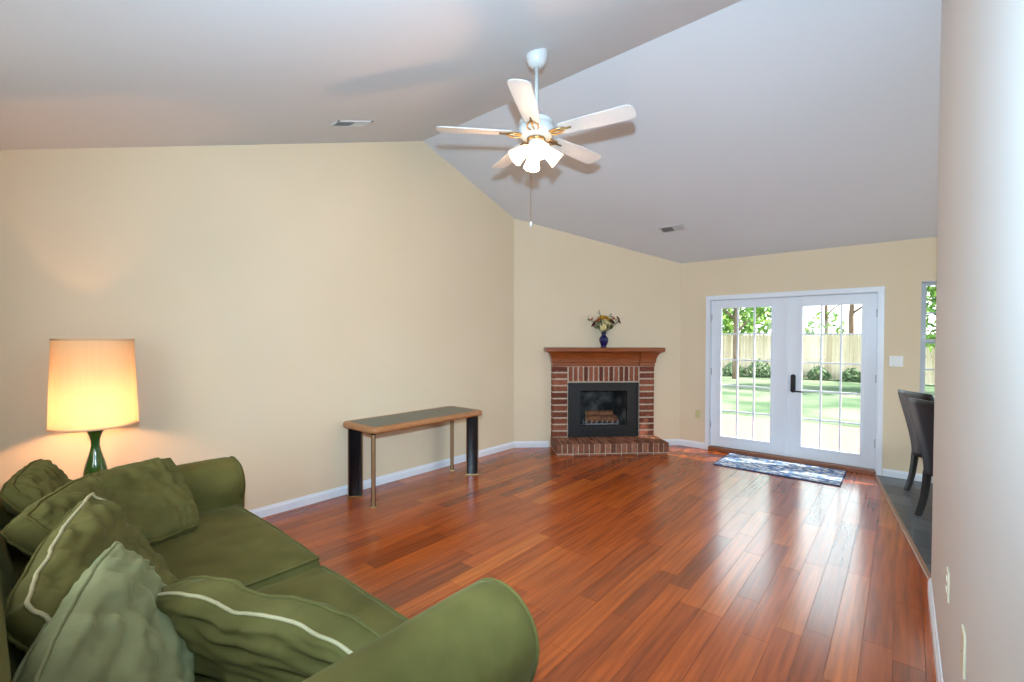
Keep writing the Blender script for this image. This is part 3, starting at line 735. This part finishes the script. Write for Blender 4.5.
bm = B(); lathe(bm, [(.022, .376), (.022, .41), (.014, .412), (.014, .46)], 16); obj('socket', bm, M['brass'], tl_, True)
sb, st = .391, .912
bm = B(); lathe(bm, [(.207, sb), (.189, st)], 56, cap0=False, cap1=False); sh = obj('lamp_shade', bm, M['shade'], tl_, True)
for r, z in ((.2075, sb), (.1895, st)):
    bm = B(); lathe(bm, [(r, z-.005), (r+.0015, z-.004), (r+.0015, z+.006), (r, z+.007)], 56, cap0=False, cap1=False); obj('trim', bm, M['shadetrim'], sh, True)
bm = B()
for k in range(3): tube(bm, [(0, 0, st-.02), (  .188*math.cos(k*2.094),   .188*math.sin(k*2.094), st-.004)], .002, 5)
tube(bm, [(.03, 0, .44), (.04, 0, .55), (.0, 0, st-.02), (-.04, 0, .55), (-.03, 0, .44)], .002, 5)
obj('harp', bm, M['brass'], tl_)
bm = B(); lathe(bm, [(.013, .455), (.018, .48), (.030, .52), (.028, .55), (.012, .565), (.001, .567)], 16); obj('bulb', bm, M['bulb'], tl_, True)
lamp('lamp_bulb_light', 'POINT', (LX, LY, LT+.50), 46, (1, .48, .23), shadow_soft_size=.04)

# ------------------------------------------------------------------ ceiling fan
FX, FY, FH = -1.898, 2.466, 2.87; FZ = zc(FY)
fan = thing('ceiling_fan', 'white five blade ceiling fan with a lit cluster of glass shades', 'fan', (FX, FY, FH))
zt_ = FZ-FH
bm = B(); lathe(bm, [(.001, zt_-.095), (.030, zt_-.095), (.054, zt_-.078), (.070, zt_-.045), (.077, zt_-.005), (.077, zt_+.024)], 28); obj('canopy', bm, M['fanwhite'], fan, True)
bm = B(); lathe(bm, [(.013, .10), (.013, zt_-.07)], 14); obj('downrod', bm, M['fanwhite'], fan, True)
bm = B(); lathe(bm, [(.001, .135), (.03, .135), (.04, .12), (.095, .108), (.112, .095), (.118, .075), (.110, .066), (.122, .058), (.124, .02), (.115, .0), (.09, -.012), (.055, -.02), (.001, -.02)], 36)
obj('motor_housing', bm, M['fanwhite'], fan, True)
bm = B(); lathe(bm, [(.05, -.016), (.062, -.022), (.064, -.032), (.05, -.038)], 28, cap0=False, cap1=False); obj('trim_ring', bm, M['brass'], fan, True)
def blade_pair(ang):
    iron = B(); mtx = Matrix.Rotation(ang, 4, 'Z')
    for sg in (-1, 1): tube(iron, [mtx @ Vector(p) for p in ((.085, sg*.012, .0), (.13, sg*.035, -.006), (.17, sg*.034, -.002), (.20, sg*.012, .004), (.215, 0, .006))], .006, 6)
    tube(iron, [mtx @ Vector(p) for p in ((.08, 0, .0), (.15, 0, -.002), (.25, 0, .005))], .007, 6)
    o2 = bpy.data.objects
    # outline of the blade in its own plane
    half = [(.17, .048), (.20, .055), (.40, .064), (.60, .069), (.635, .066), (.655, .052), (.664, .03), (.667, 0)]
    out = half+[(x, -y) for x, y in half[-2::-1]]
    tilt = Matrix.Rotation(R(-11), 4, 'X'); bm = B()
    prism(bm, [mtx @ tilt @ Vector((x, y, .006)) for x, y in out], mtx @ tilt @ Vector((0, 0, .007)))
    b_ = obj('blade', bm, M['fanwhite'], fan, bevel=.002)
    obj('blade_iron', iron, M['brass'], b_, True)
for k in range(5): blade_pair(R(11+72*k))
bm = B(); lathe(bm, [(.05, -.018), (.052, -.06), (.045, -.085), (.02, -.098), (.001, -.10)], 24); lk = obj('light_kit', bm, M['fanwhite'], fan, True)
for k in range(4):
    a = R(-40+90*k); d = Vector((math.cos(a)*.78, math.sin(a)*.78, -.63)).normalized(); p0 = Vector((math.cos(a)*.035, math.sin(a)*.035, -.068))
    mtx = Matrix.Translation(p0+d*.02) @ d.to_track_quat('Z', 'Y').to_matrix().to_4x4()
    bm = B(); pr = [(.018, 0), (.025, .012), (.034, .03), (.040, .055), (.044, .085), (.051, .115), (.056, .127)]
    n = 32; rings = []
    for i_, (r, z) in enumerate(pr):
        rings.append([mtx @ Vector(((r*(1+(.05*math.cos(8*2*PI*j/n) if i_ >= 5 else 0)))*math.cos(2*PI*j/n), (r*(1+(.05*math.cos(8*2*PI*j/n) if i_ >= 5 else 0)))*math.sin(2*PI*j/n), z)) for j in range(n)])
    loft(bm, rings, True, True, False); gs = obj('glass_shade', bm, M['frost'], fan, True)
    bm = B(); lathe(bm, [(.010, .015), (.012, .03), (.022, .06), (.020, .08), (.001, .092)], 14, mtx=mtx); obj('bulb', bm, M['bulb'], gs, True)
    q_ = Vector((FX, FY, FH))+p0+d*.135
    lamp('fan_bulb_light', 'POINT', q_, 13, (1, .60, .36), shadow_soft_size=.03)
for (x, y, z) in ((-.028, -.02, -.575),):
    bm = B(); tube(bm, [(x, y, -.095), (x, y, z)], .0018, 5); ch = obj('pull_chain', bm, M['brass'], fan)
    bm = B(); lathe(bm, [(.001, z-.035), (.007, z-.03), (.009, z-.015), (.005, z), (.001, z+.002)], 10, (x, y, 0)); obj('fob', bm, M['fanwhite'], ch, True)

# ------------------------------------------------------------------ vents, plates
def vent(label, x, y, wx, wy):
    sl = math.atan(SL)*(1 if y < YR else -1)
    t = thing('ceiling_vent', label, 'vent', (x, y, zc(y)), 0, None); t.rotation_euler = (sl, 0, 0)
    bm = B(); f_ = .022
    for a in ((-wx, -wy, -wx+f_, wy), (wx-f_, -wy, wx, wy), (-wx, -wy, wx, -wy+f_), (-wx, wy-f_, wx, wy)): box(bm, (a[0], a[1], -.009), (a[2], a[3], .001))
    obj('frame', bm, M['fanwhite'], t, bevel=.002)
    bm = B(); box(bm, (-wx+f_, -wy+f_, -.003), (wx-f_, wy-f_, .0)); obj('duct_shade_panel', bm, M['dim'], t)  # flat grey panel, shade inside the duct put into its colour
    long_x = wx > wy; n = 13
    for k in range(n):
        u = (-1+2*(k+.5)/n)*((wx if long_x else wy)-f_); til = R(38)*(1 if k < n/2 else -1)
        bm = B()
        if long_x: mt = Matrix.Translation((u, 0, -.005)) @ Matrix.Rotation(til, 4, 'Y'); box(bm, (-.009, -wy+f_, -.0007), (.009, wy-f_, .0007), mt)
        else: mt = Matrix.Translation((0, u, -.005)) @ Matrix.Rotation(til, 4, 'X'); box(bm, (-wx+f_, -.009, -.0007), (wx-f_, .009, .0007), mt)
        obj('slat', bm, M['fanwhite'], t)
vent('small white ceiling vent above the console table side wall', -3.466, 2.015, .075, .17)
vent('small white ceiling vent on the slope above the french doors', -2.178, 5.593, .155, .075)
def plate(name, label, cat, loc, rz, w, h, m, kind):
    """wall plate; local -y looks into the room"""
    t = thing(name, label, cat, loc, rz); bm = B(); box(bm, (-w/2, -.006, -h/2), (w/2, 0, h/2)); obj('cover_plate', bm, m, t, bevel=.0025)
    if kind == 'outlet':
        for z in (-.02, .02):
            bm = B(); lathe(bm, [(.016, 0), (.016, .003)], 18, mtx=Matrix.Translation((0, -.006, z)) @ Matrix.Rotation(PI/2, 4, 'X')); so = obj('socket', bm, m, t)
            bm = B()
            for x in (-.006, .006): box(bm, (x-.001, -.0095, z-.002), (x+.001, -.0085, z+.006))
            obj('slot', bm, M['blackmetal'], so)
    elif kind == 'switch':
        for x in (-.023, .023):
            bm = B(); box(bm, (x-.005, -.016, -.004), (x+.005, -.005, .014)); obj('toggle', bm, m, t, bevel=.001)
    for z in (-.042, .042) if kind == 'switch' else (0,):
        for x in (-.023, .023) if kind == 'switch' else (0,):
            bm = B(); lathe(bm, [(.003, 0), (.003, .001)], 10, mtx=Matrix.Translation((x, -.006, z)) @ Matrix.Rotation(PI/2, 4, 'X')); obj('screw', bm, M['iron'], t)
    return t
plate('light_switch', 'white double switch plate between the french doors and dining window', 'switch', (-.052, YF, 1.268), 0, .116, .116, M['plate'], 'switch')
plate('wall_outlet', 'yellowed wall outlet low beside the french doors', 'outlet', (-2.14, YF, .467), 0, .07, .115, M['ivory'], 'outlet')
plate('wall_outlet', 'cream outlet on the pale wall nearest the slate floor', 'outlet', (XR, 2.40, .565), -PI/2, .07, .115, M['cream_plastic'], 'outlet')
plate('wall_plate', 'blank cream cover plate on the pale wall', 'wall plate', (XR, 1.82, .61), -PI/2, .07, .125, M['cream_plastic'], 'blank')

# ------------------------------------------------------------------ door mat
bm = B(); box(bm, (-.62, -.345, .001), (.62, .345, .010)); dm = thing('door_mat', 'blue and white patterned mat in front of the french doors', 'mat', (-1.085, 6.05, 0))
obj('pile', bm, M['mat'], dm, bevel=.003)
bm = B()
for a in ((-.622, -.347, .622, -.335), (-.622, .335, .622, .347), (-.622, -.347, -.612, .347), (.612, -.347, .622, .347)): box(bm, (a[0], a[1], 0), (a[2], a[3], .011))
obj('border', bm, M['matedge'], dm)

# ------------------------------------------------------------------ dining chairs
def parson(label, loc, rz):
    """local +y is the way the chair faces; origin under the rear leg line"""
    t = thing('dining_chair', label, 'chair', loc, rz, 'black leather dining chairs')
    w = .225; bm = B(); rings = []
    for i in range(17):
        u = i/16; z = .36+.64*u; lean = -.16*max(0, u-.10)**1.35; ww = w*(.90+.10*min(1, u*1.6)); th = .062-.022*u
        if i == 16: th *= .6; ww -= .006
        ring = []
        for (x, s_) in ((-ww, 0), (-ww+.012, 1), (-ww*.5, 1), (0, 1), (ww*.5, 1), (ww-.012, 1), (ww, 0)): ring.append((x, lean+.05-(th/2)*s_-.012*(1-(x/ww)**2)*u, z))
        for (x, s_) in ((ww-.012, 1), (ww*.5, 1), (0, 1), (-ww*.5, 1), (-ww+.012, 1)): ring.append((x, lean+.05+(th/2)*s_-.012*(1-(x/ww)**2)*u, z))
        rings.append(ring)
    loft(bm, rings); obj('backrest', bm, M['leather'], t, True)
    bm = B(); rings = []
    for z, s_ in ((.36, .97), (.37, 1), (.43, 1.0), (.465, .985), (.485, .93), (.492, .80)):
        rings.append([(x*s_, .27+(y-.27)*s_, z) for x, y, _ in [(p[0], p[1]+.27, 0) for p in rrect(w, .23, .04, 0, 4)]])
    loft(bm, rings); obj('seat', bm, M['leather'], t, True)
    for sg in (-1, 1):
        bm = B(); rr = []
        for z, y in ((.38, .05), (.28, .042), (.16, .026), (.07, .004), (0, -.02)):
            h = .021-.004*(1-z/.38); rr.append([(sg*(w-.035)+dx_*h, y+dy_*h, z) for dx_, dy_ in ((-1, -1), (1, -1), (1, 1), (-1, 1))])
        loft(bm, rr); obj('leg', bm, M['dark'] if False else M['blackmetal'], t)
        bm = B(); rr = []
        for z, y in ((.37, .45), (0, .455)):
            h = .022-.006*(1-z/.37); rr.append([(sg*(w-.035)+dx_*h, y+dy_*h, z) for dx_, dy_ in ((-1, -1), (1, -1), (1, 1), (-1, 1))])
        loft(bm, rr); obj('leg', bm, M['blackmetal'], t)
parson('black leather dining chair nearer the window, farther from the wood floor edge', (.165, 5.83, .006), R(-58))
parson('black leather dining chair nearer the pale wall end, hiding the other chair', (.245, 5.05, .006), R(-54))

# ------------------------------------------------------------------ outdoors
bm = B(); box(bm, (-30, YF+T+.0, -.30), (20, 45, -.16)); struct('lawn', bm, M['lawn'], label='sunlit lawn of the back yard')
bm = B(); box(bm, (-9, YF+T+.002, -.20), (6, 10.6, -.13)); struct('patio', bm, M['patio'], label='pale brick patio outside the french doors')
bm = B(); box(bm, (-6, YF+T, 2.62), (5, YF+T+.42, 2.72)); struct('added_overhang', bm, M['white'], label='added roof overhang shading the french doors')  # unseen overhang, added to block part of the sun through the doors
fe = thing('privacy_fence', 'weathered wooden board fence along the back of the yard', 'fence', (-6, 23, -.16))
bm = B(); tv = []; x = -20
while x < 18:
    h = 1.86+rnd.random()*.03; f_ = prism(bm, [(x, 0, .02), (x+.135, 0, .02), (x+.135, 0, h-.05), (x+.10, 0, h), (x+.035, 0, h), (x, 0, h-.05)], (0, .02, 0)); c = rnd.random(); tv.extend([c]*len(f_)); x += .145
o = obj('boards', bm, M['fence'], fe); tint(o, tv)
bm = B()
for z in (.35, 1.0, 1.6): box(bm, (-20, .02, z), (18, .06, z+.09))
o = obj('rails', bm, M['fence'], fe)
for k in range(16):
    bm = B(); box(bm, (-20+2.4*k, .06, 0), (-20+2.4*k+.1, .16, 1.9)); obj('post', bm, M['fence'], fe)
def leaves(blobs, n, size, seed, lx=.9):
    r_ = random.Random(seed); bm = B(); tv = []
    tot = sum(b[3]**2 for b in blobs)
    for (x, y, z, rad) in blobs:
        for _ in range(int(n*rad*rad/tot)):
            d = Vector((r_.gauss(0, 1), r_.gauss(0, 1), r_.gauss(0, 1))).normalized()*rad*(.55+.45*r_.random()**.5)
            c = Vector((x, y, z))+d; a = Vector((r_.uniform(-1, 1), r_.uniform(-1, 1), r_.uniform(-1, 1))).normalized(); b = a.orthogonal().normalized(); s_ = size*(.6+.8*r_.random())
            bm.faces.new([bm.verts.new(t) for t in (c-a*s_, c+b*s_*.45, c+a*s_, c-b*s_*.45)]); tv.append(r_.random())
    return bm, tv
def tree(label, loc, h, r0, branches, blobs, nl, size, seed, m='leaf', name='tree', cat='tree'):
    t = thing(name, label, cat, loc, 0, None)
    r_ = random.Random(seed)
    if h:
        bm = B(); pts = [(.06*h*fnoise(i*.5, seed, 0)*i/6, .04*h*fnoise(i*.5, seed, 4)*i/6, h*i/6) for i in range(7)]
        tube(bm, pts, [r0*(1-.10*i) for i in range(7)], 10); obj('trunk', bm, M['trunk'], t, True)
        for (z0, a, ln, up) in branches:
            i = min(5, int(z0*6)); p = Vector(pts[i]).lerp(Vector(pts[i+1]), z0*6-i); d = Vector((math.cos(a), math.sin(a), up)).normalized()
            bm = B(); q = [p+d*ln*k/5+Vector((0, 0, ln*.05*(k/5)**2))+Vector((r_.uniform(-1, 1), r_.uniform(-1, 1), r_.uniform(-1, 1)))*.05*ln*(k > 0) for k in range(6)]
            tube(bm, q, [r0*.45*(1-.16*k) for k in range(6)], 6)
            for k in (2, 3, 4):
                e2 = (d+Vector((r_.uniform(-1, 1), r_.uniform(-1, 1), .6))*.8).normalized(); tube(bm, [q[k], q[k]+e2*ln*.28, q[k]+e2*ln*.55], [r0*.16, r0*.1, r0*.04], 5)
            obj('branch', bm, M['trunk'], t, True)
    if blobs:
        bm, tv = leaves(blobs, nl, size, seed); o = obj('foliage', bm, M[m], t); tint(o, tv)
    return t
G = -.16
br = [(.35, .3, 2.6, .9), (.45, 3.4, 2.4, .8), (.55, 1.6, 2.2, 1.1), (.6, 4.6, 2.0, 1.0), (.7, .0, 2.0, 1.2), (.72, 2.7, 1.8, 1.2), (.82, 5.4, 1.5, 1.4)]
tree('bushy green tree with stout trunk growing in front of the board fence', (-5.35, 20.8, G), 5.5, .14, br, [(-.9, .2, 3.0, 1.0), (.9, .3, 2.8, .9), (.0, 0, 4.4, 1.4), (-1.9, .6, 4.0, 1.1), (1.9, 1, 3.9, 1.0)], 1700, .16, 21)
tree('leafy tree rising behind the fence beyond the first door leaf', (-8.5, 25.5, G), 7, .2, br, [(0, 0, 4, 1.9), (1.8, .6, 3.2, 1.5), (-2, 0, 3.4, 1.7), (0, 0, 6, 1.7)], 3000, .2, 22)
tree('bare slender tree behind the fence, thinnest of the bare trunks', (-2.75, 26, G), 8, .09, br, [], 0, .1, 23)
tree('bare tree behind the fence with a forked crown', (-1.75, 25.2, G), 8, .12, br[:5], [(-1.0, .5, 2.2, .8)], 160, .14, 24)
tree('bare tree with wide spreading branches behind the fence', (-.85, 25.0, G), 8, .09, br+[(.30, .2, 2.4, .6)], [(.9, .4, 2.2, .7)], 120, .14, 25)
tree('light green tree seen through the dining window', (2.2, 20, G), 5, .2, br, [(0, 0, 3.2, 1.6), (-1.2, 0, 2.4, 1.1), (1.3, 0, 3.0, 1.4), (0, 0, 5, 1.7), (-1, 0, 4.2, 1.4)], 3600, .15, 26)
shr = [(-7.1, 22.3, .5), (-5.8, 22.2, .42), (-4.75, 22.3, .5), (-3.6, 22.4, .38), (-2.6, 22.4, .36), (-1.5, 22.4, .34), (-.6, 22.4, .36)]
lbl = ['low grey green shrub at the foot of the fence, farthest along from the window', 'low shrub at the fence foot beside the stout tree trunk', 'low shrub at the fence foot just past the stout trunk', 'small shrub at the fence foot behind the door stiles', 'small shrub at the fence foot below the slender bare tree', 'small shrub at the fence foot below the forked bare tree', 'small shrub at the fence foot below the spreading bare tree']
for k, (x, y, r_) in enumerate(shr):
    t = thing('shrub', lbl[k], 'shrub', (x, y, G), 0, 'shrubs along the fence')
    bm, tv = leaves([(0, 0, r_*.8, r_*.8), (-r_*.6, 0, r_*.55, r_*.55), (r_*.6, 0, r_*.55, r_*.55)], 420, .075, 40+k); o = obj('foliage', bm, M['leaf2'], t); tint(o, tv)
    bm = B(); tube(bm, [(0, 0, 0), (0, 0, r_*.7)], .02, 5); obj('stem', bm, M['trunk'], t)
